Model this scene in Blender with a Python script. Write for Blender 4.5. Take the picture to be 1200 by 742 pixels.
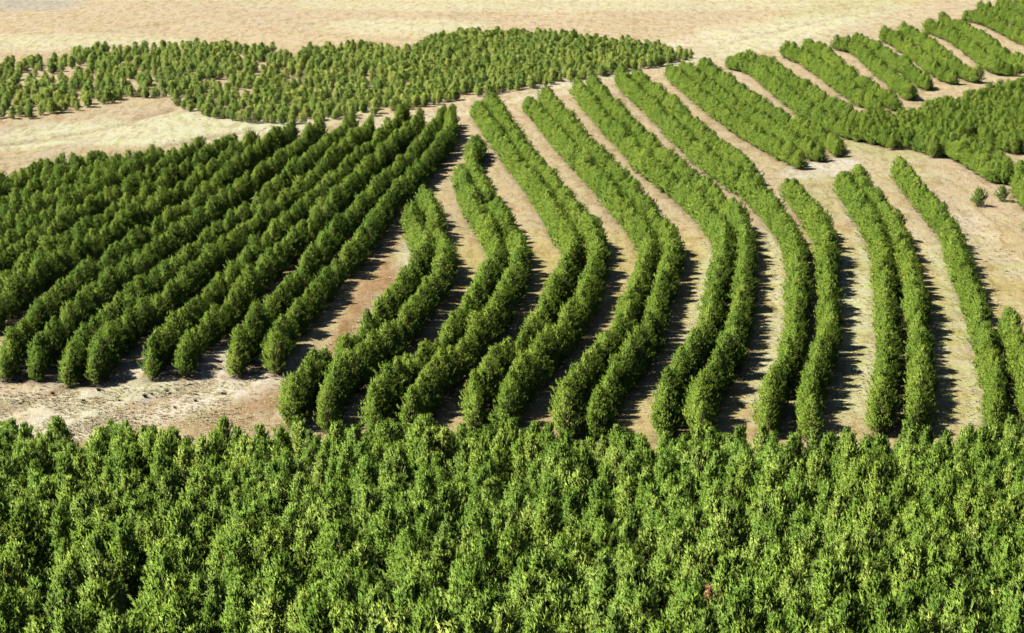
import bpy, math, random
import numpy as np
from mathutils import Vector

# ------------------------------------------------------------------ clean
for o in list(bpy.data.objects):
    bpy.data.objects.remove(o, do_unlink=True)
S = bpy.context.scene
C = S.collection

# ------------------------------------------------------------------ camera
CAM_H = 75.0
F_PX = 2706.0                     # focal length in pixels of a 1200 px wide frame
PITCH = math.atan(661.0 / F_PX)   # looking down over the valley
cd = bpy.data.cameras.new('camera')
cam = bpy.data.objects.new('camera', cd)
C.objects.link(cam)
cam.location = (0, 0, CAM_H)
cam.rotation_euler = (math.pi / 2 - PITCH, 0, 0)
cd.sensor_width = 36.0
cd.lens = 36.0 * F_PX / 1200.0
cd.clip_start = 0.5
cd.clip_end = 20000.0
S.camera = cam

# ------------------------------------------------------------------ world, sun, exposure
SUN_EL = math.radians(53)
PHI = math.radians(8)            # shadows fall to the right and a little away from the camera
w = bpy.data.worlds.new('World')
S.world = w
w.use_nodes = True
nt = w.node_tree
bg = nt.nodes['Background']
sky = nt.nodes.new('ShaderNodeTexSky')
sky.sky_type = 'NISHITA'
sky.sun_disc = False
sky.air_density = 0.65          # clear, dry upland air
sky.dust_density = 0.2
sky.sun_elevation = SUN_EL
sunpos = Vector((-math.cos(PHI) * math.cos(SUN_EL), -math.sin(PHI) * math.cos(SUN_EL), math.sin(SUN_EL)))
sky.sun_rotation = math.atan2(sunpos.x, sunpos.y)
nt.links.new(sky.outputs[0], bg.inputs[0])
bg.inputs[1].default_value = 0.05
sl = bpy.data.lights.new('sun', 'SUN')
sl.energy = 5.0
sl.angle = math.radians(0.5)
sl.color = (1.0, 0.965, 0.90)
sun = bpy.data.objects.new('sun', sl)
C.objects.link(sun)
sun.rotation_euler = (-sunpos).to_track_quat('-Z', 'Y').to_euler()
sun.location = (-200, -100, 400)
S.view_settings.view_transform = 'Standard'
S.view_settings.look = 'None'
S.view_settings.exposure = 2.32
S.view_settings.gamma = 1.0
S.render.engine = 'CYCLES'
S.cycles.max_bounces = 4
S.cycles.diffuse_bounces = 0      # as in the photograph, shade between the trees is nearly black
S.cycles.transmission_bounces = 3
S.cycles.glossy_bounces = 1

# ------------------------------------------------------------------ terrain height
def vnoise(x, y, seed):
    xi = np.floor(x); yi = np.floor(y)
    fx = x - xi; fy = y - yi
    fx = fx * fx * (3 - 2 * fx); fy = fy * fy * (3 - 2 * fy)
    def h(a, b):
        v = np.sin(a * 127.1 + b * 311.7 + seed * 74.7) * 43758.5453
        return v - np.floor(v)
    return (h(xi, yi) * (1 - fx) * (1 - fy) + h(xi + 1, yi) * fx * (1 - fy)
            + h(xi, yi + 1) * (1 - fx) * fy + h(xi + 1, yi + 1) * fx * fy) * 2 - 1

def ground(x, y):
    x = np.asarray(x, float); y = np.asarray(y, float)
    t = np.maximum(240.0 - np.maximum(y, 0), 0)
    z = 18.0 * (t / 90.0) ** 1.15
    u = np.maximum(80.0 - np.maximum(y, 0), 0) / 80.0
    z = z + 19.0 * u * u
    far = np.maximum(np.hypot(x, y) - 900.0, 0)
    z = z + 45.0 * (far / 1500.0) ** 1.3 * (1 + 0.5 * vnoise(x / 700, y / 700, 9)) * (y > -2000)
    z = np.minimum(z, 260)
    z = z + 0.55 * vnoise(x / 23, y / 31, 1) + 0.18 * vnoise(x / 6, y / 7, 2) + 0.06 * vnoise(x / 2.1, y / 2.3, 3)
    return z

cp, sp = math.cos(PITCH), math.sin(PITCH)
def project(x, y, z):
    dz = z - CAM_H
    dep = y * cp - dz * sp
    up = y * sp + dz * cp
    return 600 + F_PX * x / dep, 371 - F_PX * up / dep

def unproject(px, py, h=0.0):
    """where the view ray through (px, py) meets the surface h metres above the terrain"""
    px = np.asarray(px, float); py = np.asarray(py, float)
    dx = (px - 600) / F_PX; du = -(py - 371) / F_PX
    diry = cp + du * sp; dirz = -sp + du * cp
    lo = np.full(px.shape, 60.0); hi = np.full(px.shape, 1500.0)
    n = 1500
    lo_t = np.full(px.shape, 60.0)
    for _ in range(60):
        mid = (lo + hi) / 2
        below = CAM_H + dirz * mid < ground(dx * mid, diry * mid) + h
        hi = np.where(below, mid, hi); lo = np.where(below, lo, mid)
    return dx * hi, diry * hi

# ------------------------------------------------------------------ helpers
def tag(o, label=None, cat=None, group=None, kind=None):
    if label: o['label'] = label
    if cat: o['category'] = cat
    if group: o['group'] = group
    if kind: o['kind'] = kind
    return o

def mesh_from(name, verts, faces, mats, fmat=None, attrs=None):
    me = bpy.data.meshes.new(name)
    verts = np.asarray(verts, np.float32)
    if isinstance(faces, np.ndarray):
        n = faces.shape[1]; nf = len(faces)
        me.vertices.add(len(verts)); me.vertices.foreach_set('co', verts.ravel())
        me.loops.add(nf * n); me.loops.foreach_set('vertex_index', faces.ravel().astype(np.int32))
        me.polygons.add(nf)
        me.polygons.foreach_set('loop_start', (np.arange(nf) * n).astype(np.int32))
        me.update(calc_edges=True)
    else:
        me.from_pydata([tuple(v) for v in verts], [], faces)
    for m in mats: me.materials.append(m)
    if fmat is not None:
        me.polygons.foreach_set('material_index', np.asarray(fmat, np.int32))
    for k, (dom, typ, data) in (attrs or {}).items():
        a = me.attributes.new(k, typ, dom)
        a.data.foreach_set('color' if typ == 'FLOAT_COLOR' else ('vector' if typ == 'FLOAT_VECTOR' else 'value'), np.asarray(data, np.float32).ravel())
    me.update()
    return me

def node(nt, t, **kw):
    n = nt.nodes.new(t)
    for k, v in kw.items(): setattr(n, k, v)
    return n

# ------------------------------------------------------------------ materials
def foliage_material(name, cols, spec=0.07, transl=0.03, patch=None):
    m = bpy.data.materials.new(name); m.use_nodes = True
    t = m.node_tree; L = t.links
    b = t.nodes['Principled BSDF']; out = t.nodes['Material Output']
    oi = node(t, 'ShaderNodeObjectInfo')
    at = node(t, 'ShaderNodeAttribute', attribute_name='shoot')
    # each shoot has its own age and vigour, each tree its own tone
    mix = node(t, 'ShaderNodeMath', operation='MULTIPLY_ADD'); mix.inputs[1].default_value = 0.56
    add = node(t, 'ShaderNodeMath', operation='MULTIPLY'); add.inputs[1].default_value = 0.44
    L.new(at.outputs['Fac'], mix.inputs[0]); L.new(oi.outputs['Random'], add.inputs[0]); L.new(add.outputs[0], mix.inputs[2])
    r = node(t, 'ShaderNodeValToRGB')
    els = r.color_ramp.elements
    for i, (p, c) in enumerate(cols):
        e = els[i] if i < 2 else els.new(p)
        e.position = p; e.color = (*[v * 0.46 for v in c], 1)
    L.new(mix.outputs[0], r.inputs[0])
    # broad patches of drier and lusher growth over the hillside
    geo = node(t, 'ShaderNodeNewGeometry')
    nz = node(t, 'ShaderNodeTexNoise'); nz.inputs['Scale'].default_value = 0.045; nz.inputs['Detail'].default_value = 3
    L.new(geo.outputs['Position'], nz.inputs['Vector'])
    mr = node(t, 'ShaderNodeMapRange'); mr.inputs[1].default_value = 0.35; mr.inputs[2].default_value = 0.68
    mr.inputs[3].default_value = 0.0; mr.inputs[4].default_value = 0.5
    L.new(nz.outputs[0], mr.inputs[0])
    mc = node(t, 'ShaderNodeMix', data_type='RGBA', blend_type='MULTIPLY')
    mc.inputs[7].default_value = (1.25, 1.08, 0.8, 1) if patch is None else (*patch, 1)
    L.new(mr.outputs[0], mc.inputs[0]); L.new(r.outputs[0], mc.inputs[6])
    L.new(mc.outputs[2], b.inputs['Base Color'])
    b.inputs['Roughness'].default_value = 0.65
    b.inputs['Specular IOR Level'].default_value = spec
    tr = node(t, 'ShaderNodeBsdfTranslucent'); L.new(mc.outputs[2], tr.inputs[0])
    ms = node(t, 'ShaderNodeMixShader'); ms.inputs[0].default_value = transl
    L.new(b.outputs[0], ms.inputs[1]); L.new(tr.outputs[0], ms.inputs[2]); L.new(ms.outputs[0], out.inputs[0])
    return m

M_ROW = foliage_material('pine_needles_row', [(0.0, (0.090, 0.160, 0.018)), (1.0, (0.40, 0.47, 0.085)), (0.35, (0.165, 0.275, 0.028)), (0.72, (0.25, 0.365, 0.045))])
M_BLOCK = foliage_material('pine_needles_deep_green', [(0.0, (0.050, 0.105, 0.012)), (1.0, (0.38, 0.46, 0.080)), (0.35, (0.135, 0.235, 0.023)), (0.72, (0.23, 0.34, 0.040))])
M_FOR = foliage_material('pine_needles_forest', [(0.0, (0.080, 0.155, 0.018)), (1.0, (0.38, 0.47, 0.100)), (0.35, (0.150, 0.265, 0.028)), (0.70, (0.235, 0.365, 0.048))])
M_YEL = foliage_material('pine_needles_yellow_tipped', [(0.0, (0.14, 0.22, 0.026)), (1.0, (0.48, 0.50, 0.12)), (0.4, (0.20, 0.31, 0.040)), (0.75, (0.30, 0.41, 0.070))])
M_DULL = foliage_material('pine_needles_bluish', [(0.0, (0.09, 0.165, 0.026)), (1.0, (0.40, 0.49, 0.13)), (0.4, (0.165, 0.275, 0.040)), (0.75, (0.245, 0.36, 0.060))])
M_FAR = foliage_material('pine_needles_young', [(0.0, (0.10, 0.17, 0.028)), (1.0, (0.66, 0.62, 0.18)), (0.35, (0.22, 0.33, 0.050)), (0.72, (0.37, 0.46, 0.085))])
M_DEAD = foliage_material('pine_needles_dead', [(0.0, (0.20, 0.10, 0.04)), (1.0, (0.62, 0.40, 0.20)), (0.5, (0.44, 0.25, 0.11))])
M_DRY = foliage_material('dry_grass', [(0.0, (0.24, 0.17, 0.09)), (1.0, (0.60, 0.52, 0.34)), (0.5, (0.42, 0.34, 0.20))], spec=0.03, transl=0.1, patch=(1.0, 1.04, 0.8))
M_SCRUB = foliage_material('dry_scrub', [(0.0, (0.08, 0.065, 0.04)), (1.0, (0.26, 0.21, 0.12)), (0.5, (0.15, 0.12, 0.06))], spec=0.03)

def bark_material():
    m = bpy.data.materials.new('pine_bark'); m.use_nodes = True
    t = m.node_tree; L = t.links; b = t.nodes['Principled BSDF']
    tc = node(t, 'ShaderNodeTexCoord'); mp = node(t, 'ShaderNodeMapping'); mp.inputs['Scale'].default_value = (9, 9, 2.5)
    nz = node(t, 'ShaderNodeTexNoise'); nz.inputs['Scale'].default_value = 3; nz.inputs['Detail'].default_value = 6
    r = node(t, 'ShaderNodeValToRGB')
    r.color_ramp.elements[0].position = 0.3; r.color_ramp.elements[0].color = (0.07, 0.04, 0.025, 1)
    r.color_ramp.elements[1].position = 0.7; r.color_ramp.elements[1].color = (0.24, 0.14, 0.085, 1)
    bu = node(t, 'ShaderNodeBump'); bu.inputs['Strength'].default_value = 0.6; bu.inputs['Distance'].default_value = 0.03
    L.new(tc.outputs['Object'], mp.inputs[0]); L.new(mp.outputs[0], nz.inputs[0]); L.new(nz.outputs[0], r.inputs[0])
    L.new(r.outputs[0], b.inputs['Base Color']); L.new(nz.outputs[0], bu.inputs['Height']); L.new(bu.outputs[0], b.inputs['Normal'])
    b.inputs['Roughness'].default_value = 0.9
    return m
M_BARK = bark_material()

def ground_material():
    m = bpy.data.materials.new('dry_hillside'); m.use_nodes = True
    t = m.node_tree; L = t.links; b = t.nodes['Principled BSDF']
    geo = node(t, 'ShaderNodeNewGeometry')
    tint = node(t, 'ShaderNodeAttribute', attribute_name='tint')
    strp = node(t, 'ShaderNodeAttribute', attribute_name='mown')
    def noise(scale, detail, rough=0.6, vec=None, dist=0.0):
        n = node(t, 'ShaderNodeTexNoise'); n.inputs['Scale'].default_value = scale
        n.inputs['Detail'].default_value = detail; n.inputs['Roughness'].default_value = rough
        n.inputs['Distortion'].default_value = dist
        L.new(vec if vec is not None else geo.outputs['Position'], n.inputs['Vector']); return n
    def rng(src, a, b_, c, d):
        n = node(t, 'ShaderNodeMapRange'); n.inputs[1].default_value = a; n.inputs[2].default_value = b_
        n.inputs[3].default_value = c; n.inputs[4].default_value = d; L.new(src, n.inputs[0]); return n.outputs[0]
    def mixc(fac, a, b_, mode='MIX'):
        n = node(t, 'ShaderNodeMix', data_type='RGBA', blend_type=mode)
        if hasattr(fac, 'links') or not isinstance(fac, float): L.new(fac, n.inputs[0])
        else: n.inputs[0].default_value = fac
        for s, i in ((a, 6), (b_, 7)):
            if isinstance(s, tuple): n.inputs[i].default_value = (*s, 1)
            else: L.new(s, n.inputs[i])
        return n.outputs[2]
    col = tint.outputs['Color']
    litter_shade_at = node(t, 'ShaderNodeAttribute', attribute_name='litter_shade')
    n1 = noise(0.11, 5, 0.62, dist=0.5)
    col = mixc(rng(n1.outputs[0], 0.45, 0.66, 0, 0.65), col, (1.02, 0.91, 0.81), 'MULTIPLY')
    n2 = noise(0.16, 4, 0.6, dist=0.8)
    # separate field: yellow-green regrowth
    off = node(t, 'ShaderNodeVectorMath', operation='ADD'); off.inputs[1].default_value = (310, 77, 5)
    L.new(geo.outputs['Position'], off.inputs[0])
    n3 = noise(0.2, 5, 0.65, vec=off.outputs[0], dist=0.6)
    col = mixc(rng(n3.outputs[0], 0.5, 0.68, 0, 0.55), col, (0.90, 1.02, 0.66), 'MULTIPLY')
    # mown strips running across the gaps
    mp = node(t, 'ShaderNodeMapping'); mp.inputs['Rotation'].default_value = (0, 0, 0.04); mp.inputs['Scale'].default_value = (0.05, 1, 0.2)
    L.new(geo.outputs['Position'], mp.inputs[0])
    wn = noise(0.42, 4, 0.7, vec=mp.outputs[0], dist=0.25)
    f = node(t, 'ShaderNodeMath', operation='MULTIPLY'); L.new(rng(wn.outputs[0], 0.42, 0.6, 0, 1), f.inputs[0]); L.new(strp.outputs['Fac'], f.inputs[1])
    col = mixc(f.outputs[0], col, (0.88, 0.93, 0.58), 'MULTIPLY')
    # bare crumbs, stalks and litter
    n4 = noise(1.3, 6, 0.75)
    col = mixc(rng(n4.outputs[0], 0.38, 0.62, 0, 0.55), col, (0.72, 0.66, 0.58), 'MULTIPLY')
    n5 = noise(6.0, 4, 0.8)
    col = mixc(rng(n5.outputs[0], 0.45, 0.72, 0, 0.35), col, (0.60, 0.52, 0.45), 'MULTIPLY')
    # patchy sward: clumps a metre or two wide, longer down the slope
    mp2 = node(t, 'ShaderNodeMapping'); mp2.inputs['Scale'].default_value = (1.0, 0.26, 0.4)
    L.new(geo.outputs['Position'], mp2.inputs[0])
    n7 = noise(0.55, 5, 0.78, vec=mp2.outputs[0], dist=0.5)
    col = mixc(rng(n7.outputs[0], 0.47, 0.62, 0, 1.0), col, (0.74, 0.66, 0.55), 'MULTIPLY')
    n8 = noise(0.42, 6, 0.8, vec=off.outputs[0], dist=1.2)
    col = mixc(rng(n8.outputs[0], 0.56, 0.64, 0, 0.4), col, (0.66, 0.60, 0.50), 'MULTIPLY')
    n9 = noise(0.9, 5, 0.8, vec=mp2.outputs[0], dist=0.2)
    col = mixc(rng(n9.outputs[0], 0.50, 0.62, 0, 0.55), col, (1.28, 1.24, 1.18), 'MULTIPLY')
    n6 = noise(0.5, 6, 0.7, vec=off.outputs[0], dist=1.0)
    col = mixc(rng(n6.outputs[0], 0.54, 0.7, 0, 0.55), col, (1.25, 1.25, 1.25), 'MULTIPLY')
    # brown needle litter round the stems, painted dark to deepen the row shade
    col = mixc(litter_shade_at.outputs['Fac'], col, (0.055, 0.038, 0.024))
    L.new(col, b.inputs['Base Color'])
    b.inputs['Roughness'].default_value = 0.95; b.inputs['Specular IOR Level'].default_value = 0.03
    b1 = node(t, 'ShaderNodeBump'); b1.inputs['Strength'].default_value = 0.8; b1.inputs['Distance'].default_value = 0.7
    b2 = node(t, 'ShaderNodeBump'); b2.inputs['Strength'].default_value = 0.7; b2.inputs['Distance'].default_value = 0.12
    L.new(n4.outputs[0], b1.inputs['Height']); L.new(n5.outputs[0], b2.inputs['Height'])
    L.new(b1.outputs[0], b2.inputs['Normal']); L.new(b2.outputs[0], b.inputs['Normal'])
    return m
M_GROUND = ground_material()

# ------------------------------------------------------------------ ground sheet
def axis(lo, hi, step, far, growth=1.22):
    a = list(np.arange(lo, hi + step, step))
    s = step
    while a[-1] < far: s *= growth; a.append(a[-1] + s)
    s = step; b = [a[0]]
    while b[-1] > -far: s *= growth; b.append(b[-1] - s)
    return np.array(b[:0:-1] + a)
gx = axis(-185, 190, 1.3, 6000)
gy = axis(80, 780, 1.3, 6000)
X, Y = np.meshgrid(gx, gy)
Z = ground(X, Y)
PX, PY = project(X, np.maximum(Y, 30), Z)

def blob(cx, cy, rx, ry, rot=0.0, soft=0.5):
    a = math.radians(rot)
    u = ((PX - cx) * math.cos(a) + (PY - cy) * math.sin(a)) / rx
    v = (-(PX - cx) * math.sin(a) + (PY - cy) * math.cos(a)) / ry
    d = np.sqrt(u * u + v * v) + 0.18 * vnoise(X / 9, Y / 16, 21)
    return np.clip((1 + soft - d) / soft, 0, 1) * (Y > 40)
tint = np.zeros(X.shape + (3,)) + np.array((0.56, 0.45, 0.28))
def paint(mask, col, k=1.0):
    global tint
    m = (mask * k)[..., None]
    tint = tint * (1 - m) + np.array(col) * m
STRAW = (0.60, 0.49, 0.31); PINK = (0.58, 0.47, 0.335); PALE = (0.67, 0.645, 0.45); GREEN = (0.50, 0.50, 0.24)
RUST = (0.42, 0.24, 0.13); CREAM = (0.70, 0.60, 0.46); GREY = (0.42, 0.42, 0.42); BROWN = (0.38, 0.26, 0.16)
WARM = (0.60, 0.48, 0.32)
paint(np.clip((115 - PY) / 30, 0, 1), WARM)
paint(blob(150, 20, 260, 16), PINK, 0.6); paint(blob(300, 12, 60, 14), PINK, 0.5)
paint(blob(560, 18, 240, 14, -2), PINK, 0.45); paint(blob(830, 17, 40, 8), PINK, 0.8)
paint(blob(900, 42, 130, 14, -10), PALE, 0.8); paint(blob(80, 50, 120, 8), PALE, 0.6); paint(blob(470, 32, 80, 8), PALE, 0.6)
paint(blob(1040, 28, 90, 10, -14), PINK, 0.6); paint(blob(25, 3, 55, 8), GREY, 0.55)
paint(blob(650, 6, 300, 6), PALE, 0.5); paint(blob(1010, 5, 90, 8, -8), GREEN, 0.3)
paint(blob(80, 150, 130, 14, -8), PINK, 0.7); paint(blob(150, 134, 90, 8, -12), PINK, 0.6)
paint(blob(190, 152, 190, 13, -4), PALE, 0.9); paint(blob(30, 190, 70, 8, -16), PINK, 0.7)
paint(blob(260, 178, 70, 6, -8), PINK, 0.4)
paint(blob(620, 105, 220, 14, -16), CREAM, 0.7)
paint(blob(570, 140, 70, 40), WARM, 0.8)
paint((PY > 270) & (PY < 540) & (PX > 330), (0.60, 0.48, 0.27), 0.8)
for cx, cy, rx, ry, ro in ((700, 190, 140, 12, 50), (600, 190, 90, 10, 62), (790, 170, 170, 12, 42), (860, 190, 90, 14, 40), (880, 110, 90, 12, 42)):
    paint(blob(cx, cy, rx, ry, ro), PINK, 0.55)
paint(blob(430, 385, 95, 26, -58), RUST, 0.8); paint(blob(300, 470, 70, 18, -25), RUST, 0.7)
paint(blob(480, 305, 12, 22, 10), PALE, 0.9)
paint(blob(430, 430, 110, 7, -48), CREAM, 0.7)
paint(blob(120, 475, 210, 30, -12), (0.78, 0.70, 0.56), 0.95); paint(blob(30, 455, 60, 14), CREAM, 0.5)
paint(blob(150, 455, 60, 8, -20), GREEN, 0.35)
paint(blob(1100, 230, 120, 50, 25), (0.58, 0.48, 0.30), 0.8); paint(blob(1120, 195, 110, 14, 22), PINK, 0.5)
paint(blob(1040, 175, 40, 9, 12), GREEN, 0.6); paint(blob(1095, 215, 60, 8, 25), GREEN, 0.45)
paint(blob(965, 197, 40, 9, -8), (0.68, 0.62, 0.54), 0.9); paint(blob(960, 225, 20, 22, -30), GREEN, 0.4)
paint(blob(1150, 270, 70, 50), (0.60, 0.47, 0.32), 0.7); paint(blob(1120, 255, 50, 8, 60), PINK, 0.5)
for cx in (830, 925, 1005, 1105): paint(blob(cx, 400, 16, 100, 3), GREEN, 0.35)
paint(blob(1000, 350, 60, 20), CREAM, 0.4)
# shallow ditches: a real groove in the sheet, with bare soil in it
def seg_dist(pts):
    wx, wy = unproject([p[0] for p in pts], [p[1] for p in pts])
    d = np.full(X.shape, 1e9)
    for i in range(len(pts) - 1):
        ax, ay, bx, by = wx[i], wy[i], wx[i + 1], wy[i + 1]
        L2 = (bx - ax) ** 2 + (by - ay) ** 2
        tt = np.clip(((X - ax) * (bx - ax) + (Y - ay) * (by - ay)) / L2, 0, 1)
        d = np.minimum(d, np.hypot(X - ax - tt * (bx - ax), Y - ay - tt * (by - ay)))
    return d + 0.5 * vnoise(X / 4, Y / 4, 5)
for pts, depth, col in (([(1003, 240), (1012, 290), (1018, 350), (1019, 420), (1014, 490)], 0.05, PALE), ([(992, 300), (997, 380), (995, 480)], 0.05, PALE),
                   ([(1092, 290), (1118, 340), (1132, 390), (1142, 450), (1146, 500)], 0.05, PALE), ([(1104, 380), (1110, 480)], 0.05, PALE),
                   ([(900, 270), (912, 330), (905, 400), (888, 470)], 0.05, PALE), ([(838, 280), (826, 340), (810, 400), (775, 470)], 0.05, PALE),
                   ([(1120, 250), (1160, 300), (1200, 330)], 0.1, CREAM), ([(1128, 243), (1168, 292), (1210, 322)], 0.1, CREAM),
                   ([(455, 345), (430, 390), (395, 430), (350, 450)], 0.1, PALE), ([(330, 480), (250, 492), (170, 496)], 0.15, PINK), ([(-20, 470), (80, 475), (200, 455), (280, 450)], 0.2, PALE),
                   ([(640, 108), (560, 130), (500, 140)], 0.1, PALE), ([(800, 72), (700, 92), (640, 104)], 0.1, PALE),
                   ([(-20, 172), (45, 165), (85, 157), (130, 149), (165, 138), (200, 128)], 0.5, BROWN),
                   ([(110, 185), (190, 172), (250, 160), (300, 152)], 0.3, BROWN),
                   ([(850, 52), (930, 32), (985, 20), (1060, 8)], 0.4, PINK),
                   ([(1060, 268), (1110, 290)], 0.0, CREAM),
                   ([(1125, 245), (1150, 285), (1190, 310), (1230, 340)], 0.15, PINK),
                   ([(1010, 195), (1080, 205)], 0.2, PINK),
                   ([(0, 480), (60, 460), (110, 440)], 0.4, BROWN), ([(100, 500), (180, 470), (250, 445)], 0.4, BROWN),
                   ([(560, 22), (640, 30), (700, 26)], 0.4, PINK), ([(60, 30), (140, 34), (230, 22)], 0.5, PINK)):
    d = seg_dist(pts)
    g = np.exp(-(d / 1.4) ** 2)
    Z = Z - depth * g
    paint(g, col, 0.8 if col in (PALE, CREAM) else 0.55)
# rough mown bare strip at the lower left: small hummocks
hum = blob(120, 478, 240, 34, -10) + blob(420, 400, 80, 60, -50)
Z = Z + np.clip(hum, 0, 1) * (0.2 * vnoise(X / 1.9, Y / 4.5, 31) + 0.12 * vnoise(X / 1.3 + Y / 3, Y / 2.7, 33))
mown = np.clip((PY - 260) / 40, 0, 1) * (PX > 520) * (PY < 560) * 0.9
nxv, nyv = len(gx), len(gy)
idx = np.arange(nxv * nyv).reshape(nyv, nxv)
F = np.stack([idx[:-1, :-1], idx[:-1, 1:], idx[1:, 1:], idx[1:, :-1]], -1).reshape(-1, 4)
tint = tint * np.array((0.292, 0.306, 0.300))
rgba = np.concatenate([tint, np.ones(X.shape + (1,))], -1)
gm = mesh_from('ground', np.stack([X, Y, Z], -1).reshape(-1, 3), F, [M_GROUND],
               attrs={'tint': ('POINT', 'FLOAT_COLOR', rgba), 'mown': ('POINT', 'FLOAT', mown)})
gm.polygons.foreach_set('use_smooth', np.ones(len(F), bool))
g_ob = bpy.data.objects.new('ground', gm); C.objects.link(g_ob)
tag(g_ob, 'dry straw coloured hillside with pinkish bare soil and mown strips between the pine rows', kind='structure')

# ------------------------------------------------------------------ pine meshes
def pine_meshes(seed, H=5.6, R=1.8, shoots=1.0, foliage=M_ROW, shoot_len=0.40, openness=0.0, shape=0.8, upright=1.0, name='pine', base=0.06):
    """trunk with limbs, and a crown of upswept shoots, each a brush of needle blades"""
    rs = np.random.RandomState(seed)
    tv, tf = [], []
    def tube(p0, p1, r0, r1, n=5):
        d = np.array(p1) - np.array(p0); d = d / np.linalg.norm(d)
        a = np.cross(d, (0.3, 0.9, 0.2)); a /= np.linalg.norm(a); b = np.cross(d, a)
        k = len(tv)
        for p, r in ((p0, r0), (p1, r1)):
            for i in range(n):
                an = 2 * math.pi * i / n
                tv.append(tuple(np.array(p) + r * (a * math.cos(an) + b * math.sin(an))))
        for i in range(n):
            j = (i + 1) % n
            tf.append((k + i, k + j, k + n + j, k + n + i))
    # trunk, slightly crooked
    P = [np.array((0, 0, -0.3))]
    nseg = 7
    for i in range(1, nseg + 1):
        P.append(np.array((rs.normal(0, 0.04) * i / 3, rs.normal(0, 0.04) * i / 3, -0.3 + (H * 0.96 + 0.3) * i / nseg)))
    for i in range(nseg):
        r = lambda k: 0.085 * (H / 5.6) * (1 - k / (nseg + 0.6)) + 0.008
        tube(P[i], P[i + 1], r(i), r(i + 1), 7)
    def trunk_at(z):
        f = np.clip((z + 0.3) / (H * 0.96 + 0.3) * nseg, 0, nseg - 1e-6); i = int(f)
        return P[i] * (1 - (f - i)) + P[i + 1] * (f - i)
    SB, SA, SL, SR = [], [], [], []     # shoot base, axis, length, random
    t = base
    lobes = rs.uniform(0, 2 * math.pi, 4); lamp = rs.uniform(0.08, 0.24, 4)
    open_az = -math.pi / 2 + rs.uniform(-0.3, 0.3)
    while t < 0.965:
        prof = ((1 - t) ** shape) * min(1.0, 0.62 + t * 2.4) * 1.1
        nb = max(4, int(round((5 + 4.5 * prof) )))
        a0 = rs.uniform(0, 2 * math.pi)
        for k in range(nb):
            az = a0 + 2 * math.pi * k / nb + rs.normal(0, 0.18)
            Lb = R * prof * rs.uniform(0.55, 1.22) * (1 + sum(lamp[i] * math.cos((i + 1) * (az - lobes[i]) + t * 7) for i in range(4)))
            Lb = max(Lb, 0.18)
            if openness and abs((az - open_az + math.pi) % (2 * math.pi) - math.pi) < openness and 0.05 < t < 0.5:
                Lb *= 0.35
            z0 = t * H + rs.uniform(-0.08, 0.08)
            b0 = trunk_at(z0)
            out = np.array((math.cos(az), math.sin(az), 0))
            rise = rs.uniform(0.22, 0.5) + 0.5 * t
            def bp(s): return b0 + out * Lb * s * (1 - 0.10 * s) + np.array((0, 0, 1)) * Lb * (rise * s * s * 0.9 + 0.10 * s)
            m1, m2 = bp(0.5), bp(0.88)
            if Lb > 0.5:
                tube(b0, m1, 0.022 * (H / 5.6), 0.015 * (H / 5.6), 3); tube(m1, m2, 0.015 * (H / 5.6), 0.007, 3)
            ns = max(3, int(round(Lb * 4.6 * shoots + 1.2)))
            for j in range(ns):
                s = 1.0 if j == 0 else rs.uniform(0.2, 1.0) ** 0.55
                p = bp(s)
                lat = np.cross(out, (0, 0, 1)) * rs.normal(0, 0.24) * (0.4 + Lb * 0.5) * min(1.0, 1.25 - s * 0.5)
                p = p + lat + np.array((0, 0, rs.normal(0, 0.05)))
                ax = out * rs.uniform(0.05, 0.6) / upright + np.array((0, 0, rs.uniform(0.7, 1.15))) + rs.normal(0, 0.2, 3)
                ax /= np.linalg.norm(ax)
                SB.append(p); SA.append(ax); SL.append(shoot_len * rs.uniform(0.6, 1.3) * (H / 5.6) ** 0.5); SR.append(rs.beta(2.2, 2.6))
        t += (0.30 / H) * rs.uniform(0.75, 1.15)
    top = trunk_at(H * 0.95)
    for j in range(5):      # leader and its ring of candles
        ax = np.array((rs.normal(0, 0.22), rs.normal(0, 0.22), 1.0)) if j else np.array((0.02, 0, 1.0))
        ax /= np.linalg.norm(ax)
        SB.append(top + np.array((0, 0, -0.1))); SA.append(ax); SL.append((0.6 if j == 0 else 0.42) * (H / 5.6) ** 0.5); SR.append(rs.uniform(0.4, 0.95))
    SB = np.array(SB); SA = np.array(SA); SL = np.array(SL)[:, None]; SR = np.array(SR)
    n = len(SB)
    ref = rs.normal(0, 1, (n, 3)); U = np.cross(SA, ref); U /= np.linalg.norm(U, axis=1, keepdims=True); W = np.cross(SA, U)
    V, RR, NN = [], [], []
    outw = SB * np.array((1, 1, 0)); outw /= np.maximum(np.linalg.norm(outw, axis=1, keepdims=True), 1e-3)
    # core spindle of the brush (three long faces)
    for i in range(3):
        a, b = 2 * math.pi * i / 3, 2 * math.pi * (i + 1) / 3
        r = 0.125 * SL
        V.append(np.stack([SB + r * (U * math.cos(a) + W * math.sin(a)), SB + r * (U * math.cos(b) + W * math.sin(b)), SB + SA * SL * 0.95], 1)); RR.append(SR)
        rd = U * math.cos((a + b) / 2) + W * math.sin((a + b) / 2)
        NN.append(rd * 0.6 + outw * 0.72 + np.array((0, 0, 0.16)))
    # needle blades fanning out of it
    NB = 10
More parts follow.
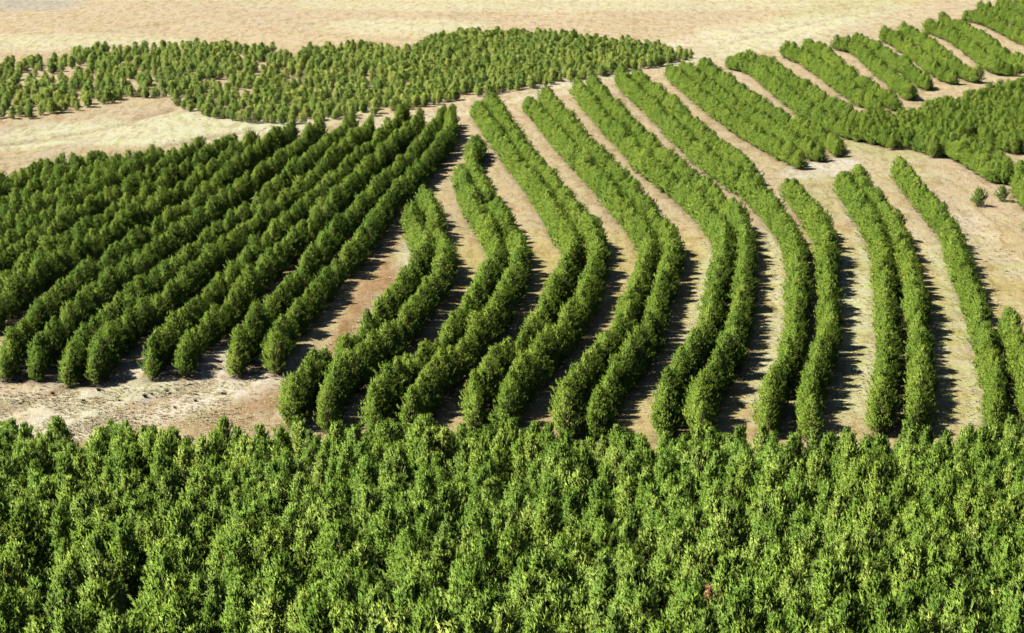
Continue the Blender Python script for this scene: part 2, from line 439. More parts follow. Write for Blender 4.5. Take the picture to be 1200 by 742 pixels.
    for i in range(NB):
        an = 2 * math.pi * (i + rs.uniform(0, 1, (n, 1))) / NB * 2
        rad = U * np.cos(an) + W * np.sin(an); tan = -U * np.sin(an) + W * np.cos(an)
        u = rs.uniform(0.0, 0.72, (n, 1))
        b = SB + SA * SL * u
        tip = b + SA * SL * rs.uniform(0.25, 0.42, (n, 1)) + rad * SL * rs.uniform(0.20, 0.34, (n, 1))
        wd = 0.062 * SL
        V.append(np.stack([b + tan * wd - SA * wd * 0.5, b - tan * wd + SA * wd * 0.3, tip], 1)); RR.append(np.clip(SR + rs.normal(0, 0.06, n), 0, 1))
        NN.append(rad * 0.6 + outw * 0.72 + np.array((0, 0, 0.16)))
    V = np.concatenate(V).reshape(-1, 3); RR = np.concatenate(RR)
    Fc = np.arange(len(V)).reshape(-1, 3)
    crown = mesh_from(name + '_crown', V, Fc, [foliage], attrs={'shoot': ('FACE', 'FLOAT', RR)})
    NN = np.concatenate(NN); NN /= np.linalg.norm(NN, axis=1, keepdims=True)
    crown.polygons.foreach_set('use_smooth', np.ones(len(Fc), bool))
    crown.normals_split_custom_set_from_vertices(np.repeat(NN, 3, axis=0).tolist())
    trunk = mesh_from(name + '_trunk', tv, np.array(tf), [M_BARK])
    return trunk, crown

row_v = [pine_meshes(10 + i, H=5.6, R=[1.8, 1.65, 1.9, 1.7, 1.6, 1.75][i], foliage=M_ROW, shoot_len=0.45, shoots=1.2, openness=0.5 if i == 4 else 0, shape=[.66, .76, .6, .84, .72, .56][i], name='row_pine', base=0.05) for i in range(6)]
block_v = []
for t_, c_ in row_v:      # the block at the left is given a deeper green
    c2 = c_.copy(); c2.materials[0] = M_BLOCK; block_v.append((t_, c2))
for_v = [pine_meshes(30 + i, H=5.8, R=[1.6, 1.5, 1.7, 1.4, 1.5, 1.45][i], upright=1.7, shoots=1.4, foliage=[M_FOR, M_FOR, M_FOR, M_FOR, M_YEL, M_DULL][i], shoot_len=0.50, openness=0.45 if i == 3 else 0,
         shape=[.7, .8, .72, .85, .68, .78][i], name='forest_pine', base=0.12) for i in range(6)]
far_v = [pine_meshes(50 + i, H=3.4, R=1.0, foliage=[M_FAR, M_FAR, M_DULL][i], shoots=0.8, shoot_len=0.6, shape=0.6, name='young_pine', base=0.06) for i in range(3)]
dead_v = pine_meshes(71, H=5.0, R=1.35, foliage=M_DEAD, shoots=0.55, shape=0.8, name='dead_pine')
yel_small = pine_meshes(73, H=1.7, R=0.62, foliage=M_YEL, shoots=1.6, shoot_len=0.26, name='sapling')
small_v = pine_meshes(72, H=2.9, R=1.5, foliage=M_DULL, shoots=2.0, shoot_len=0.5, shape=0.6, name='small_pine')

rnd = random.Random(4)
def tree(loc, rot, sc, pair, name='pine_tree', scz=1.0, lean=(0, 0)):
    e = bpy.data.objects.new(name, None); C.objects.link(e)
    e.location = loc; e.rotation_euler = (lean[0], lean[1], rot); e.scale = (sc, sc, sc * scz)
    e.empty_display_size = 0.5
    for nm, me in (('trunk', pair[0]), ('crown', pair[1])):
        o = bpy.data.objects.new(nm, me); C.objects.link(o); o.parent = e
    return e

# ------------------------------------------------------------------ instancing for the uncountable rest
def scatter(name, pts, rots, scs, idxs, sources, label, cat):
    """one object: a cloud of points, each carrying one of the source meshes"""
    pts = np.asarray(pts, np.float32)
    me = bpy.data.meshes.new(name)
    me.vertices.add(len(pts)); me.vertices.foreach_set('co', pts.ravel())
    for k, ty, d in (('rot', 'FLOAT_VECTOR', rots), ('sc', 'FLOAT_VECTOR', scs)):
        a = me.attributes.new(k, ty, 'POINT'); a.data.foreach_set('vector', np.asarray(d, np.float32).ravel())
    a = me.attributes.new('idx', 'INT', 'POINT'); a.data.foreach_set('value', np.asarray(idxs, np.int32))
    me.update()
    ob = bpy.data.objects.new(name, me); C.objects.link(ob)
    ng = bpy.data.node_groups.new(name + '_nodes', 'GeometryNodeTree')
    ng.interface.new_socket('Geometry', in_out='INPUT', socket_type='NodeSocketGeometry')
    ng.interface.new_socket('Geometry', in_out='OUTPUT', socket_type='NodeSocketGeometry')
    gi = ng.nodes.new('NodeGroupInput'); go = ng.nodes.new('NodeGroupOutput')
    g2i = ng.nodes.new('GeometryNodeGeometryToInstance')
    for src in reversed(sources):          # joined instances come out in source order
        objs = src if isinstance(src, (list, tuple)) else [src]
        jn = ng.nodes.new('GeometryNodeJoinGeometry')
        for s in objs:
            oi = ng.nodes.new('GeometryNodeObjectInfo'); oi.transform_space = 'ORIGINAL'; oi.inputs['Object'].default_value = s
            oi.inputs['As Instance'].default_value = False
            ng.links.new(oi.outputs['Geometry'], jn.inputs[0])
        ng.links.new(jn.outputs[0], g2i.inputs[0])
    iop = ng.nodes.new('GeometryNodeInstanceOnPoints')
    iop.inputs['Pick Instance'].default_value = True
    def attr(nm, ty):
        n = ng.nodes.new('GeometryNodeInputNamedAttribute'); n.data_type = ty; n.inputs['Name'].default_value = nm; return n
    ng.links.new(gi.outputs[0], iop.inputs['Points'])
    ng.links.new(g2i.outputs[0], iop.inputs['Instance'])
    ng.links.new(attr('idx', 'INT').outputs[0], iop.inputs['Instance Index'])
    e2r = ng.nodes.new('FunctionNodeEulerToRotation')
    ng.links.new(attr('rot', 'FLOAT_VECTOR').outputs[0], e2r.inputs[0]); ng.links.new(e2r.outputs[0], iop.inputs['Rotation'])
    ng.links.new(attr('sc', 'FLOAT_VECTOR').outputs[0], iop.inputs['Scale'])
    ng.links.new(iop.outputs[0], go.inputs[0])
    md = ob.modifiers.new('scatter', 'NODES'); md.node_group = ng
    tag(ob, label, cat, kind='stuff')
    return ob

# ------------------------------------------------------------------ where the planted rows run
# polylines along the mid-height of each row's canopy, from its far end to its near end
left_rows = [
 [(527,135),(529,157),(515,175),(490,205),(460,235),(430,278),(410,302),(390,322),(377,342),(357,362),(338,385),(324,408),(320,416)],
 [(522,134),(510,150),(490,177),(470,197),(445,222),(425,247),(395,272),(375,300),(352,327),(330,350),(312,370),(295,392),(280,412),(276,420)],
 [(491,140),(486,150),(467,167),(442,190),(422,210),(405,227),(380,250),(350,280),(320,310),(287,342),(270,364),(247,385),(226,403),(216,420)],
 [(475,134),(455,152),(430,180),(405,200),(385,220),(360,242),(335,260),(312,287),(290,310),(265,335),(250,352),(225,372),(200,395),(184,412),(178,422)],
 [(434,148),(430,155),(410,170),(392,185),(380,200),(355,225),(335,240),(310,257),(282,278),(250,305),(225,328),(200,348),(175,367),(150,385),(132,402),(116,420),(112,428)],
 [(415,147),(387,167),(365,187),(337,210),(320,227),(300,245),(275,262),(245,286),(215,310),(185,334),(160,355),(132,377),(110,395),(94,412),(82,428),(80,432)],
 [(377,150),(355,170),(335,187),(307,207),(285,222),(265,237),(240,255),(215,273),(190,292),(160,314),(130,336),(100,360),(72,388),(52,408),(40,425)],
 [(342,153),(322,165),(300,180),(282,195),(262,212),(252,222),(225,242),(195,262),(160,287),(125,309),(100,326),(67,351),(37,378),(18,402),(6,425)],
 [(297,166),(270,186),(240,205),(220,222),(192,238),(165,253),(130,275),(85,300),(45,325),(13,350),(-15,372)],
 [(272,168),(250,182),(208,206),(180,224),(133,253),(95,276),(50,303),(15,328),(-20,352)],
 [(232,173),(180,205),(140,229),(99,253),(50,282),(10,305),(-20,322)],
 [(205,178),(148,206),(105,231),(67,253),(20,282),(-20,305)],
 [(178,183),(125,209),(80,231),(33,255),(-20,285)],
 [(145,190),(93,211),(50,232),(0,257),(-25,270)],
 [(120,190),(62,215),(20,236),(-20,257)],
 [(95,193),(30,215),(-20,240)],
 [(52,202),(0,226),(-25,240)],
 [(28,208),(-20,230)],
]
curved_rows = [
 [(480,255),(485,277),(496,300),(482,325),(460,357),(437,385),(417,405),(392,425),(367,442),(348,460),(342,474)],
 [(497,229),(507,250),(515,277),(525,305),(513,332),(495,355),(475,382),(455,400),(430,422),(398,448),(387,470),(385,480)],
 [(537,203),(542,230),(555,252),(570,277),(580,294),(578,313),(567,337),(553,367),(540,385),(520,408),(495,427),(470,444),(448,462),(440,482)],
 [(560,168),(555,184),(561,205),(575,230),(590,252),(605,275),(612,294),(610,315),(598,340),(583,368),(562,397),(540,417),(522,434),(508,450),(490,468),(484,484)],
 [(555,126),(572,150),(592,178),(610,205),(627,230),(642,254),(655,272),(664,288),(666,303),(658,325),(649,350),(636,382),(612,407),(584,430),(566,450),(557,468),(556,486)],
 [(575,119),(592,138),(607,162),(625,184),(645,206),(664,230),(684,252),(702,276),(706,298),(697,325),(684,356),(670,381),(650,405),(625,430),(608,452),(598,470),(594,488)],
 [(615,116),(630,136),(647,156),(665,178),(685,202),(712,234),(737,261),(755,283),(757,303),(751,322),(744,350),(737,370),(731,390),(713,411),(695,431),(678,450),(667,467),(662,488)],
 [(637,111),(660,133),(677,154),(700,178),(722,199),(747,224),(770,252),(788,277),(791,300),(783,325),(774,352),(766,385),(751,411),(734,431),(718,450),(708,470),(702,490)],
 [(675,103),(690,122),(706,142),(725,163),(745,186),(768,207),(798,231),(822,254),(839,274),(845,300),(842,327),(837,355),(831,388),(816,412),(802,433),(787,455),(781,478),(779,488)],
 [(695,98),(715,120),(740,143),(762,165),(787,187),(820,212),(845,231),(865,251),(876,270),(877,295),(875,322),(870,352),(862,392),(850,421),(836,446),(826,468),(821,492)],
 [(727,89),(742,106),(765,126),(785,147),(807,168),(835,191),(858,208),(880,222),(898,239),(915,258),(929,279),(935,305),(936,335),(935,362),(932,390),(925,415),(915,440),(905,464),(900,484)],
 [(925,218),(936,230),(952,251),(964,275),(970,300),(971,335),(970,368),(970,395),(963,422),(953,447),(949,470),(948,488)],
 [(982,210),(995,233),(1012,256),(1024,277),(1032,301),(1036,332),(1039,365),(1041,400),(1039,435),(1036,462),(1033,482)],
 [(1004,203),(1020,224),(1040,246),(1056,268),(1063,293),(1069,322),(1074,355),(1077,395),(1080,435),(1080,462),(1078,484)],
 [(1055,198),(1070,219),(1090,241),(1109,263),(1120,288),(1128,315),(1141,345),(1152,385),(1160,415),(1166,442),(1169,466),(1170,482)],
 [(1183,378),(1192,400),(1199,425),(1206,450),(1213,482)],
]
# rows of a pair stand closer together up the slope
def pull(A, B):
    ay = [p[1] for p in A]; ax = [p[0] for p in A]; by = [p[1] for p in B]; bx = [p[0] for p in B]
    k = lambda y: float(np.interp(y, [130, 190, 230, 290, 345], [0.10, 0.17, 0.20, 0.14, 0.0]))
    f = lambda P, oy, ox: [(x + k(y) * (float(np.interp(y, oy, ox)) - x) if min(oy) <= y else x, y) for x, y in P]
    return f(A, by, bx), f(B, ay, ax)
upper_F = [(750,88),(772,107),(800,128),(820,147),(845,167),(870,187),(888,204)]
for i in (0, 2, 4, 6, 8, 12):
    curved_rows[i], curved_rows[i + 1] = pull(curved_rows[i], curved_rows[i + 1])
upper_rows = [
 [(x_ - 6, y_ + 1) for x_, y_ in upper_F],
 [(785,82),(810,103),(840,128),(875,153),(912,173),(940,186)],
 [(800,78),(830,101),(857,121),(895,143),(930,165),(960,178)],
 [(822,76),(847,93),(875,112),(905,132),(940,150),(970,163),(983,172)],
 [(855,71),(885,80),(900,93),(920,109),(940,126),(965,139),(992,151),(1017,156),(1040,160)],
 [(872,68),(900,76),(925,93),(952,110),(978,124),(1000,134),(1030,140)],
 [(920,57),(940,66),(962,80),(985,98),(1010,114),(1030,124)],
 [(945,52),(965,62),(985,80),(1010,97),(1030,110),(1050,120)],
 [(982,50),(1003,55),(1018,68),(1036,84),(1056,100),(1068,107)],
 [(1002,44),(1022,54),(1044,68),(1066,82),(1087,96)],
 [(1036,39),(1056,50),(1076,64),(1096,80),(1118,90)],
 [(1058,36),(1080,46),(1100,62),(1120,78),(1143,88)],
 [(1087,30),(1108,37),(1128,49),(1150,66),(1170,78),(1190,80)],
 [(1105,24),(1130,33),(1152,48),(1174,62),(1197,74),(1225,84)],
 [(1132,17),(1152,21),(1172,30),(1197,42),(1230,56)],
 [(1150,10),(1175,16),(1200,26),(1230,38)],
 [(1172,3),(1200,12),(1230,22)],
 [(1190,-6),(1230,8)],
 [(1100,168),(1122,176),(1145,186),(1165,196),(1180,204)],
 [(1128,166),(1148,178),(1170,190),(1184,198)],
 [(1080,160),(1105,168),(1130,180),(1150,192),(1168,203)],
 [(1194,200),(1198,215),(1204,232)],
]
def catmull(P, n=14):
    P = [np.array(p, float) for p in P]
    P = [2 * P[0] - P[1]] + P + [2 * P[-1] - P[-2]]
    out = []
    for i in range(1, len(P) - 2):
        for k in range(n):
            t = k / n
            out.append(0.5 * ((2 * P[i]) + (-P[i - 1] + P[i + 1]) * t + (2 * P[i - 1] - 5 * P[i] + 4 * P[i + 1] - P[i + 2]) * t * t
                              + (-P[i - 1] + 3 * P[i] - 3 * P[i + 1] + P[i + 2]) * t ** 3))
    out.append(P[-2])
    return np.array(out)
rs = np.random.RandomState(11)
def plant(P, spacing=1.75, size=None, jit=0.21):
    q = catmull(P)
    wx, wy = unproject(q[:, 0], q[:, 1], 2.6)
    hh = 3.2 * size(wy)
    b = [unproject(q[:, 0], q[:, 1], h) for h in (1.2, 3.0)]
    f = (hh - 1.2) / 1.8
    wx = b[0][0] * (1 - f) + b[1][0] * f; wy = b[0][1] * (1 - f) + b[1][1] * f
    s = np.concatenate([[0], np.cumsum(np.hypot(np.diff(wx), np.diff(wy)))])
    # smooth out tracing wobble
    m = max(2, int(s[-1] / spacing))
    ss = np.linspace(s[-1], 0, m + 1)         # starts at the near end
    x = np.interp(ss, s, wx); y = np.interp(ss, s, wy)
    for _ in range(3):
        x[1:-1] = (x[:-2] + 2 * x[1:-1] + x[2:]) / 4; y[1:-1] = (y[:-2] + 2 * y[1:-1] + y[2:]) / 4
    x = x + rs.normal(0, jit, len(x)); y = y + rs.normal(0, jit * 1.3, len(y))
    return x, y

ORD = ['', 'first', 'second', 'third', 'fourth', 'fifth', 'sixth', 'seventh', 'eighth', 'ninth', 'tenth', 'eleventh', 'twelfth', 'thirteenth', 'fourteenth', 'fifteenth', 'sixteenth', 'seventeenth', 'eighteenth']
N_IND = 13
rest = {'left': [], 'curved': [], 'upper': []}
SIZE = {'left': lambda y: np.interp(y, [270, 330, 460], [0.78, 0.76, 0.72]),
        'curved': lambda y: np.interp(y, [262, 330, 400, 480], [0.88, 0.82, 0.70, 0.66]),
        'upper': lambda y: np.interp(y, [370, 450, 560], [0.62, 0.60, 0.64])}
# the younger trees up the slope are squatter
WIDE = {'left': lambda y: np.interp(y, [300, 460], [1.0, 1.05]),
        'curved': lambda y: np.interp(y, [270, 300, 340, 400, 480], [0.95, 0.99, 1.14, 1.36, 1.42]),
        'upper': lambda y: y * 0 + 1.46}
def add_row(P, what, label=None, group=None, smin=0.76, smax=1.18, miss=0.03, spacing=1.18):
    x, y = plant(P, spacing, SIZE[what])
    sz_here = SIZE[what](y); wide = WIDE[what](y)
    z = ground(x, y)
    for i in range(len(x)):
        sc = rs.uniform(smin, smax) * sz_here[i] * wide[i]; rot = rs.uniform(0, 6.283); k = rs.randint(0, 6); sz = rs.uniform(0.9, 1.1) / wide[i]
        if k == 4 and rs.uniform() < 0.5: rot = rs.uniform(-0.2, 0.2)
        if i > 2 and rs.uniform() < miss: continue
        if label and i < N_IND:
            if k == 4: rot = rs.uniform(-0.3, 0.3)
            e = tree((x[i], y[i], z[i] - 0.02), rot, sc, (block_v if what == 'left' else row_v)[k], 'row_pine_tree', sz)
            which = 'pine at the near end' if i == 0 else '%s pine from the near end' % ORD[i + 1]
            tag(e, '%s of the %s' % (which, label), 'pine tree', group)
        else:
            rest[what].append((x[i], y[i], z[i] - 0.02, rot, sc, sz, k))
for i, P in enumerate(left_rows):
    lab = None
    if i < 8:
        lab = ('rightmost' if i == 0 else '%s from right' % ORD[i + 1]) + ' row in the left block'
        lab = ('rightmost row' if i == 0 else '%s row from right' % ORD[i + 1]) + ' in the left block'
    add_row(P, 'left', lab, 'pines at the near ends of the left block rows')
for i, P in enumerate(curved_rows):
    lab = 'leftmost curved row' if i == 0 else '%s curved row from left' % ORD[i + 1]
    if i == 14: lab = 'single curved row near the right edge'
    if i == 15: lab = 'last row, cut by the right edge'
    add_row(P, 'curved', lab, 'pines at the near ends of the curved rows')
for P in upper_rows:
    add_row(P, 'upper', miss=0.03)
# the dense mass where the upper rows run together
def inpoly(px, py, poly):
    r = np.zeros(np.shape(px), bool); n = len(poly)
    for i in range(n):
        x1, y1 = poly[i]; x2, y2 = poly[(i + 1) % n]
        c = ((y1 > py) != (y2 > py)) & (px < (x2 - x1) * (py - y1) / (y2 - y1 + 1e-9) + x1)
        r ^= c
    return r
def jgrid(x0, x1, y0, y1, s, jit, seed):
    r = np.random.RandomState(seed)
    ny = int((y1 - y0) / (s * 0.87)); nx = int((x1 - x0) / s)
    gxx, gyy = np.meshgrid(np.arange(nx), np.arange(ny))
    x = x0 + (gxx + 0.5 * (gyy % 2)) * s + r.normal(0, jit, gxx.shape); y = y0 + gyy * s * 0.87 + r.normal(0, jit, gxx.shape)
    return x.ravel(), y.ravel()
x, y = jgrid(20, 140, 320, 620, 2.35, 0.45, 3)
z = ground(x, y); px, py = project(x, y, z + 2.5)
mass = [(1005,135),(1040,132),(1075,130),(1085,122),(1100,118),(1125,116),(1148,108),(1172,100),(1200,95),(1240,82),(1240,190),(1205,168),(1175,164),(1150,156),(1132,152),(1118,170),(1098,170),(1070,164),(1040,160),(1015,154)]
ok = inpoly(px, py, mass)
for xx, yy, zz in zip(x[ok], y[ok], z[ok]):
    if rs.uniform() < 0.05: continue
    rest['upper'].append((xx, yy, zz - .02, rs.uniform(0, 6.28), rs.uniform(0.70, 0.92), rs.uniform(.68, .82), rs.randint(0, 6)))

# ------------------------------------------------------------------ dense forest on the near slope
x, y = jgrid(-75, 75, 98, 262, 2.65, 0.55, 5)
z = ground(x, y)
sc = rs.uniform(0.80, 1.16, len(x)); rot = rs.uniform(0, 6.283, len(x)); kk = rs.choice([0, 1, 2, 3, 4, 5], len(x), p=[.24, .24, .22, .10, .09, .11])
szz = rs.uniform(0.82, 1.04, len(x))
tx, ty = project(x, y, z + 5.8 * sc)
edge = np.interp(tx, [-50, 0, 50, 100, 145, 170, 205, 235, 258, 285, 330, 370, 430, 500, 545, 600, 650, 690, 735, 790, 830, 870, 930, 1010, 1035, 1065, 1110, 1150, 1200, 1260],
                 [480, 482, 484, 486, 478, 484, 494, 508, 488, 500, 492, 502, 498, 492, 502, 492, 506, 500, 512, 510, 505, 508, 502, 506, 513, 500, 510, 496, 490, 488])
edge = edge - 7 * (tx > 330)
keep = (ty > edge) & (tx > -90) & (tx < 1290)
gap = vnoise(x / 3.0, y / 9.5, 41) > 0.7
keep &= ~gap & (rs.uniform(0, 1, len(x)) > 0.06)
# openings where trees failed, the dark holes in the canopy
mx, my = project(x, y, z + 2.6 * sc)
for hx, hy, big in ((62,567,0),(107,582,0),(155,706,1),(55,660,1),(30,722,0),(172,570,0),(217,597,0),(340,615,0),(372,582,0),(417,617,0),(450,668,1),(467,692,0),(487,565,0),
                    (547,622,0),(525,690,0),(350,682,0),(245,667,0),(345,542,0),(627,663,1),(650,648,0),(765,677,1),(820,597,0),(727,615,0),(882,557,0),(942,552,0),
                    (967,665,0),(1005,660,0),(1075,585,0),(1052,630,0),(982,580,0),(700,560,0),(1130,640,0),(1150,700,0),(900,715,0),(600,575,0),(270,545,0)):
    rx_, ry_ = (24, 30) if big else (15, 22)
    keep &= ~(((mx - hx) / rx_) ** 2 + ((my - hy - 6) / ry_) ** 2 < 1)
x, y, z, sc, rot, kk, szz, tx, ty = [a[keep] for a in (x, y, z, sc, rot, kk, szz, tx, ty)]
# yellow-tipped trees are common only towards the near edge
near = (y < 150)
sw = near & (rs.uniform(0, 1, len(x)) < 0.22); kk[sw] = 4
dist = np.hypot(y, z - CAM_H)
vis = (tx > 12) & (tx < 1188) & (ty < 722)
order = np.argsort(np.where(vis, dist, 1e6))
ind = set(order[:min(300, int(vis.sum()))].tolist())
rest_for = []
dead_px = (848, 672)
cand = min(ind, key=lambda i: (tx[i] - dead_px[0]) ** 2 + (ty[i] - dead_px[1]) ** 2)
anchors = [(23, "left block's fourth pair"), (96, "left block's third pair"), (197, "left block's second pair"), (298, "left block's rightmost pair"),
           (363, 'the first curved pair'), (462, 'the second curved pair'), (575, 'the third curved pair'), (682, 'the fourth curved pair'), (800, 'the fifth curved pair'),
           (924, 'the sixth curved pair'), (1055, 'the seventh curved pair'), (1185, 'the single right row')]
cells = {}
for i in sorted(ind, key=lambda i: tx[i]):
    band = 'bottom' if ty[i] > 655 else ('lower middle' if ty[i] > 585 else 'upper middle')
    anc = min(anchors, key=lambda a: abs(a[0] - tx[i]))[1]
    look = {4: 'yellow tipped pine', 5: 'bluish pine'}.get(int(kk[i]), 'green pine')
    cells.setdefault((look, band, anc), []).append(i)
cell_of = {i: (k, n, len(v)) for k, v in cells.items() for n, i in enumerate(v)}
for i in range(len(x)):
    if i in ind:
        if i == cand:
            e = tree((x[i], y[i], z[i]), rot[i], sc[i], dead_v, 'dead_pine_tree')
            tag(e, 'dead orange brown pine among the green ones near the bottom edge, right of centre', 'pine tree'); continue
        if kk[i] == 3: rot[i] = rs.uniform(-0.3, 0.3)
        e = tree((x[i], y[i], z[i] - .02), rot[i], sc[i], for_v[kk[i]], 'forest_pine_tree', szz[i])
        (look, band, anc), n, tot = cell_of[i]
        pre = '' if tot == 1 else ('leftmost ' if n == 0 else ('rightmost ' if n == tot - 1 else ORD[min(n + 1, 18)] + ' '))
        suf = ' from left' if 0 < n < tot - 1 else ''
        tag(e, '%s%s%s, forest %s, below %s' % (pre, look, suf, band, anc), 'pine tree', 'pines of the foreground forest')
    else:
        rest_for.append((x[i], y[i], z[i] - .02, rot[i], sc[i], szz[i], kk[i]))

# ------------------------------------------------------------------ far belt of younger pines
x, y = jgrid(-175, 75, 420, 720, 2.1, 0.75, 8)
z = ground(x, y); px, py = project(x, y, z + 1.5)
belt = [(-40,72),(0,70),(40,66),(80,64),(100,56),(130,53),(165,54),(180,50),(212,48),(250,52),(290,52),(340,55),(385,54),(430,50),(452,53),(472,60),(490,52),(510,42),(535,36),(600,35),(680,40),(740,49),(790,57),(812,62),
        (795,66),(770,72),(740,77),(690,85),(640,94),(590,101),(540,109),(505,116),(470,123),(440,128),(400,134),(350,139),(300,138),(270,134),(240,128),(212,122),(202,117),(225,111),(243,106),(205,107),(165,108),(148,109),(110,118),(75,124),(40,130),(0,132),(-40,134)]
ok = inpoly(px, py, belt)
dens = np.interp(px, [0, 380, 480, 800], [0.56, 0.68, 0.95, 0.95])
clump = vnoise(x / 5.5, y / 8, 44) * 0.5 + 0.5
ok &= (rs.uniform(0, 1, len(x)) < dens) & ~((clump < np.interp(px, [0, 380, 480], [0.29, 0.26, 0.12])))
rest_belt = [(xx, yy, zz - .02, rs.uniform(0, 6.28), rs.uniform(0.62, 1.12), rs.uniform(.62, .85), rs.choice([0, 0, 1, 1, 2])) for xx, yy, zz in zip(x[ok], y[ok], z[ok])]

# needle litter doubling as painted shade, about a metre and a half round stems
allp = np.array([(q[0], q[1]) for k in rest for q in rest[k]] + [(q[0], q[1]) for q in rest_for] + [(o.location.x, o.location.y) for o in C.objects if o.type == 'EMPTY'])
litter_shade_mask = np.zeros(X.shape)
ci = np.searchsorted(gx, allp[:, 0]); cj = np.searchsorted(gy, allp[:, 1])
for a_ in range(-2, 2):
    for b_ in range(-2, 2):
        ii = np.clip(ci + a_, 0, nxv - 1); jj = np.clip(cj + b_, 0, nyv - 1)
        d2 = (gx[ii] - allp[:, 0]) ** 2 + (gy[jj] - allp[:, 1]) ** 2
        np.maximum.at(litter_shade_mask, (jj, ii), np.exp(-d2 / 1.25))
la = gm.attributes.new('litter_shade', 'FLOAT', 'POINT'); la.data.foreach_set('value', (np.clip(litter_shade_mask * 1.2, 0, 1) * 0.85).astype(np.float32).ravel())

# source meshes are those of real trees standing in the scene
def find(me):
    return next((o for o in C.objects if o.type == 'MESH' and o.data == me), None)
def srcs(variants):
    return [[find(c), find(t) or find(variants[0][0])] for t, c in variants]
def arr(L):
    a = np.array(L, float)
    r = np.stack([rs.normal(0, .03, len(a)), rs.normal(0, .03, len(a)), a[:, 3]], 1)
    s = np.stack([a[:, 4], a[:, 4], a[:, 4] * a[:, 5]], 1)
    return a[:, :3], r, s, a[:, 6]

# two young pines of the belt's near edge and the loose saplings at the right stand alone
def at(px, py):
    a, b = unproject([px], [py]); return float(a[0]), float(b[0]), float(ground(a[0], b[0]))
for (px_, py_, v, s, lab) in (
    (207, 124, 0, 1.0, 'young pine at the left tip of the far belt\'s lower lobe'),
    (222, 126, 1, 1.1, 'young pine second from the left tip of the far belt\'s lower lobe'),
    (4, 138, 2, 0.8, 'dull young pine in front of the far belt at the left edge')):
    e = tree(at(px_, py_), rnd.uniform(0, 6), s, far_v[v], 'young_pine_tree'); tag(e, lab, 'pine tree')
for (px_, py_, v, s, lab) in (
    (1147, 242, small_v, 1.0, 'bushy lone pine standing on bare ground right of the single curved row'),
    (1174, 236, small_v, 0.85, 'lone small green pine beside a yellowish sapling at the right'),
    (1185, 238, yel_small, 1.05, 'yellowish sapling touching a small green pine near the right edge'),
    (1198, 272, yel_small, 1.0, 'small yellowish sapling cut by the right edge'),
    (985, 178, small_v, 0.8, 'short pine at the right corner of the wide upper band of pines')):
    e = tree(at(px_, py_), rnd.uniform(0, 6), s, v, 'pine_sapling' if v is yel_small else 'small_pine_tree'); tag(e, lab, 'pine tree')
for i, (px_, py_) in enumerate(((1160, 330), (1163, 338), (1166, 347), (1169, 356), (1172, 364))):
    e = tree(at(px_, py_), rnd.uniform(0, 6), 0.42 + 0.08 * (i % 2), yel_small, 'pine_sapling')
    tag(e, ['topmost', 'second', 'third', 'fourth', 'lowest'][i] + ' tiny sapling in the thin line right of the single curved row', 'pine sapling', 'tiny saplings in a thin line')

scatter('planted_pines', *arr(rest['left']), srcs(block_v), 'far part of the dense straight pine rows in the left block', 'pine rows')
scatter('planted_pines', *arr(rest['curved']), srcs(row_v), 'far part of the curved double rows of pines in the middle', 'pine rows')
scatter('planted_pines', *arr(rest['upper']), srcs(row_v), 'pine bands and dense pine mass at the upper right', 'pine rows')
scatter('forest_pines', *arr(rest_for), srcs(for_v), 'back part of the dense foreground pine forest below the bare strip', 'pine forest')
scatter('young_pines', *arr(rest_belt), srcs(far_v), 'belt of loose young pines across the far hillside', 'pine belt')

# ------------------------------------------------------------------ dry grass tufts and scrub
def tuft_mesh(name, seed, n, h, spread, mat, wd=0.03):
    r = np.random.RandomState(seed)
    a = r.uniform(0, 6.283, n); rad = r.uniform(0, spread * 0.45, n)
    b = np.stack([np.cos(a) * rad, np.sin(a) * rad, np.full(n, -0.03)], 1)
    a2 = a + r.normal(0, 0.7, n)
    tip = b + np.stack([np.cos(a2) * spread * r.uniform(.2, 1, n), np.sin(a2) * spread * r.uniform(.2, 1, n), h * r.uniform(.5, 1.1, n)], 1)
    p = np.stack([-np.sin(a2 + r.normal(0, .5, n)), np.cos(a2), np.zeros(n)], 1) * wd
    V = np.stack([b - p, b + p, tip], 1).reshape(-1, 3)
    return mesh_from(name, V, np.arange(3 * n).reshape(-1, 3), [mat], attrs={'shoot': ('FACE', 'FLOAT', r.uniform(0, 1, n))})
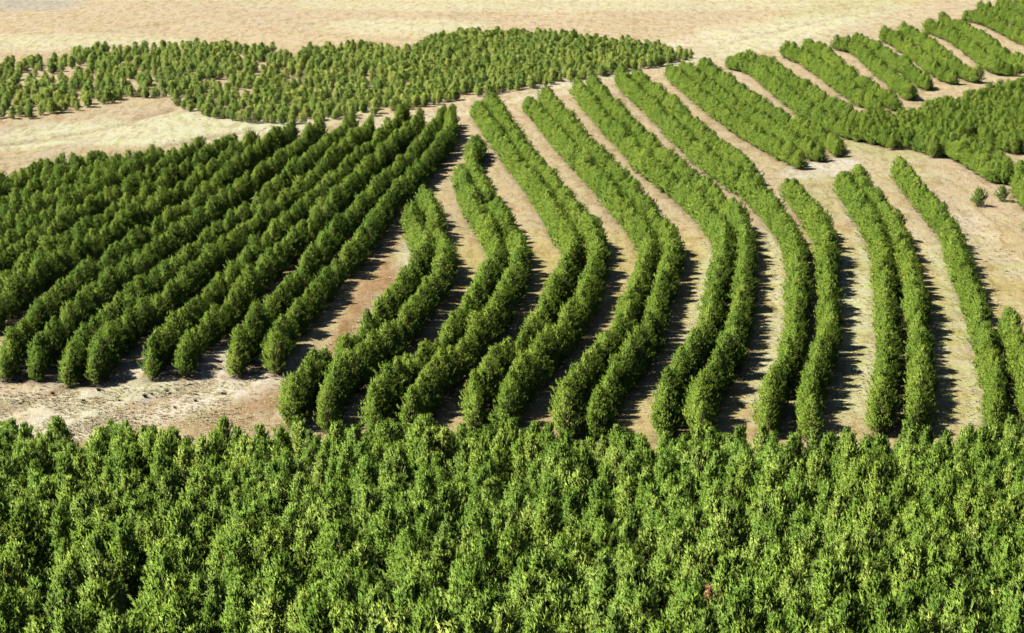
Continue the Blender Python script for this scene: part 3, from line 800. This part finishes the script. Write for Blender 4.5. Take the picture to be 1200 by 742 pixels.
# a handful of low scrub bushes on the bare strip, each one a thing
scrub = [tuft_mesh('scrub', 80 + i, 160, 0.55, 0.5, M_SCRUB, 0.03) for i in range(3)]
spots = [(155, 484), (170, 465), (178, 462), (116, 458), (140, 470), (196, 459), (205, 478), (98, 470), (62, 462), (24, 447), (229, 470), (262, 462)]
for i, (px_, py_) in enumerate(spots):
    o = bpy.data.objects.new('dry_scrub', scrub[i % 3]); C.objects.link(o)
    o.location = at(px_, py_); s = rnd.uniform(0.45, 0.95); o.scale = (s, s, s * rnd.uniform(.7, 1.1)); o.rotation_euler = (0, 0, rnd.uniform(0, 6))
    rank = sorted(range(len(spots)), key=lambda k: spots[k][0]).index(i)
    tag(o, ('leftmost' if rank == 0 else 'rightmost' if rank == len(spots) - 1 else ORD[rank + 1] + ' from left') + ' of the low dark dry bushes on the pale bare strip', 'bush', 'low dry bushes on the bare strip')
gr = [tuft_mesh('grass', 90 + i, 16, 0.17, 0.30, M_DRY, 0.03) for i in range(4)]
tuft_src = []
for i, m_ in enumerate(gr):
    o = bpy.data.objects.new('grass_tuft', m_); C.objects.link(o)
    o.location = at(*[(60, 490), (190, 490), (300, 470), (420, 400)][i]); tuft_src.append(o)
    tag(o, ['dry grass tuft at the left end of the bare strip', 'dry grass tuft in the middle of the bare strip', 'dry grass tuft on rusty soil at the bare strip\'s right end', 'dry grass tuft on the rusty wedge beside the first curved row'][i], 'grass tuft')
# density: even over what the frame shows of the open ground
N = 60000
qx = rs.uniform(-30, 1230, N); qy = 742 - (742 - -15) * rs.uniform(0, 1, N)
qy = np.where(rs.uniform(0, 1, N) < 0.12, rs.uniform(425, 530, N), qy); qx = np.where((qy > 425) & (qx > 350) & (rs.uniform(0, 1, N) < .5), rs.uniform(-20, 350, N), qx)
sel = qy < 545
qx, qy = qx[sel], qy[sel]
ux, uy = unproject(qx, qy); uz = ground(ux, uy)
cl = vnoise(ux / 3.5, uy / 3.5, 51) + 0.5 * vnoise(ux / 11, uy / 14, 52)
sel = (cl > rs.uniform(-0.9, 0.5, len(ux))) & (rs.uniform(0, 1, len(ux)) < np.interp(uy, [380, 480], [1.0, 0.12]))
ux, uy, uz = ux[sel], uy[sel], uz[sel]
m_ = len(ux)
scg = rs.uniform(0.5, 1.5, m_) * np.interp(np.hypot(ux, uy), [250, 700], [0.9, 1.5])
scatter('dry_grass', np.stack([ux, uy, uz], 1), np.stack([np.zeros(m_), np.zeros(m_), rs.uniform(0, 6.28, m_)], 1), np.stack([scg, scg, scg * rs.uniform(.6, 1.1, m_)], 1),
        rs.randint(0, 4, m_), tuft_src, 'short dry grass over the bare ground between the pines', 'grass')
print('TREES', {k: len(v) for k, v in rest.items()}, len(rest_for), len(rest_belt), 'grass', m_)
